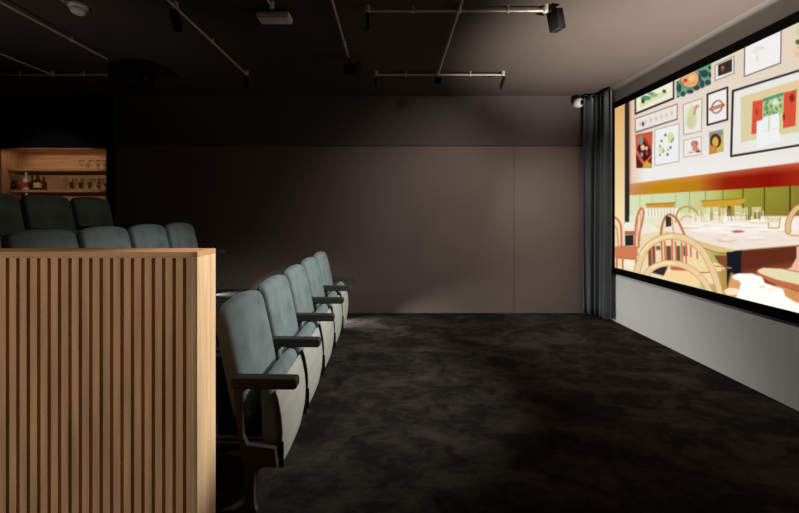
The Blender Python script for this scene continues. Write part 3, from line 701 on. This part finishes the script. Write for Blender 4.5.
spot((XC0, dC, CZ-.05), (0, .02, -1), 'slim black spotlight hanging at the left end of the far crossbar', r=.014, ln=.11, drop=.05)
spot((XC1, dC, CZ-.05), (-.35, -.1, -1), 'slim black spotlight tilted at the right end of the far crossbar', r=.018, ln=.14, drop=.06)
spot((XB, dC, CZ-.05), (-.1, -1, -.35), 'stubby black spotlight where the spine meets the far crossbar', r=.043, ln=.08, drop=.055)
spot((-.455, 3.80, CZ-.0), (1, -.25, -.2), 'black spotlight with ringed head at the end of the short conduit', r=.055, ln=.15, drop=.13, disc=True)
spot((-1.68, 2.81, CZ-.05), (.2, .1, -1), 'black spotlight hanging mid-way on the long conduit over the seats', r=.032, ln=.15, drop=.07)
spot((-1.68, 4.18, CZ-.05), (.05, 0, -1), 'black spotlight hanging at the far end of the long conduit', r=.026, ln=.12, drop=.05)
fl = empty('louvred_spotlight', (XA1+.03, dA, CZ-.06), (0, math.radians(-14), math.radians(24))); tag(fl, 'boxy black louvred spotlight at the right end of the near crossbar', 'spotlight')
link('housing', B(-.035, .035, -.05, .05, -.13, .02), M['matt_black'], fl, bevel=.004)
bm = bmesh.new()
for i in range(4): box(bm, -.037, .037, -.042+i*.023, -.028+i*.023, -.134, -.128)
link('louvre', bm, M['shell'], fl)
link('bracket', B(-.012, .012, -.012, .012, .02, .06), M['blk_metal'], fl)

# security camera on the back wall
cc = empty('security_camera', (X_at(578.5, 4.99), 5.066, CAMZ+(CY-103)/F*5.0)); tag(cc, 'white round security camera high on the back wall beside the curtain', 'camera')
d = Vector((.75, -1, -.1)).normalized(); q = d.to_track_quat('Z', 'Y').to_matrix().to_4x4()
bm = bmesh.new(); tube(bm, (0, 0, 0), (0, -.022, 0), .045, 24); link('mount', bm, M['white_plastic'], cc)
bm = bmesh.new(); lathe(bm, [(0, -.06), (.035, -.056), (.058, -.036), (.068, 0), (.063, .029), (.048, .044), (.0, .044)], 28, Matrix.Translation((0, -.075, 0)) @ q); link('shell', bm, M['white_plastic'], cc, smooth=True)
bm = bmesh.new(); lathe(bm, [(0, .0445), (.036, .0445), (.033, .050), (.0, .055)], 24, Matrix.Translation((0, -.075, 0)) @ q); link('lens', bm, M['lens'], cc)

# step lights set in the riser faces
def step_light(loc, label):
    t = empty('step_light', loc); tag(t, label, 'light', 'step lights')
    link('bezel', B(-.004, .006, -.04, .04, -.025, .025), M['blk_metal'], t, bevel=.002)
    link('lens', B(.006, .009, -.03, .03, -.014, .006), M['white_plastic'], t)
step_light((-1.096, 4.80, .15), 'small step light in the low riser behind the front row')
step_light((-2.496, 4.80, .47), 'small step light in the riser behind the middle row')

# ------------------------------------------------------------------ lamps
def lamp(name, loc, aim, power, col=(1, .93, .85), size=60, blend_=.6, rad=.04):
    l = bpy.data.lights.new(name, 'SPOT'); l.energy = power; l.color = col; l.spot_size = math.radians(size); l.spot_blend = blend_; l.shadow_soft_size = rad
    o = bpy.data.objects.new(name, l); COL.objects.link(o); o.location = loc
    o.rotation_euler = (Vector(aim)-Vector(loc)).to_track_quat('-Z', 'Y').to_euler(); return o
lamp('divider_front_lamp', (-3.0, -2.2, 2.9), (-1.35, 1.2, .7), 330, (1, .92, .82), 44, .4, .03)  # unseen lamp behind the camera, aimed at the divider front
lamp('louvred_lamp', (XA1-.03, dA, CZ-.24), (-.6, 3.3, .62), 110, (.97, .98, 1), 64, .9, .08)
lamp('added_seat_fill', (2.55, 2.15, 2.9), (-.7, 3.05, .24), 350, (.98, .99, 1), 48, .7, .08)  # added fill without a fixture, brightens the front row seats
lamp('added_divider_end_fill', (1.5, 2.0, 2.9), (-.645, 1.27, 1.0), 500, (1, .97, .92), 18, .7, .06)  # added fill, no fixture there, brightens the divider's end board
lamp('added_back_wall_fill', (1.25, 2.5, 2.9), (1.0, 5.07, 1.15), 104, (1, .94, .89), 88, 1, .08)  # added fill with no fitting of its own, spreads light over the back wall
lamp('added_screen_wall_fill', (.9, 4.3, 2.9), (2.86, 4.0, .5), 120, (1, .98, .95), 86, .9, .05)  # added fill for the white wall around the screen, no fixture
lamp('added_ceiling_fill', (2.48, 1.75, .12), (2.34, 3.2, 3.0), 1750, (1, .93, .86), 58, 1, .08)  # added out-of-view fill imitating the screen's glow on the ceiling
lamp('added_left_ceiling_fill', (-3.4, 1.3, .7), (-2.95, 3.1, 3.0), 190, (1, .94, .88), 58, 1, .06)
lamp('added_niche_fill', (-3.5, .4, 2.95), (-4.75, 5.2, 1.88), 170, (1, .9, .78), 17, .6, .05)  # added fill to even out the niche shelves, no such ceiling fitting
lamp('step_lamp', (-1.02, 4.64, .10), (-.42, 4.60, 0), 240, (1, .97, .95), 56, 1, .015)
lamp('step_lamp', (-2.44, 4.74, .40), (-2.08, 4.78, T2), 32, (1, .97, .95), 62, 1, .015)
def area(name, loc, aim, power, sx, sy, col):
    l = bpy.data.lights.new(name, 'AREA'); l.shape = 'RECTANGLE'; l.size = sx; l.size_y = sy; l.energy = power; l.color = col
    o = bpy.data.objects.new(name, l); COL.objects.link(o); o.location = loc
    o.rotation_euler = (Vector(aim)-Vector(loc)).to_track_quat('-Z', 'Y').to_euler(); return o
area('shelf_strip_lamp', ((AX0+AX1)/2, BY+.03, AZ1-.03), ((AX0+AX1)/2, BY+.2, AZ0), .8, 1.3, .02, (1, .78, .55))

sc.cycles.use_denoising = True
sc.cycles.max_bounces = 8
sc.cycles.sample_clamp_indirect = 4
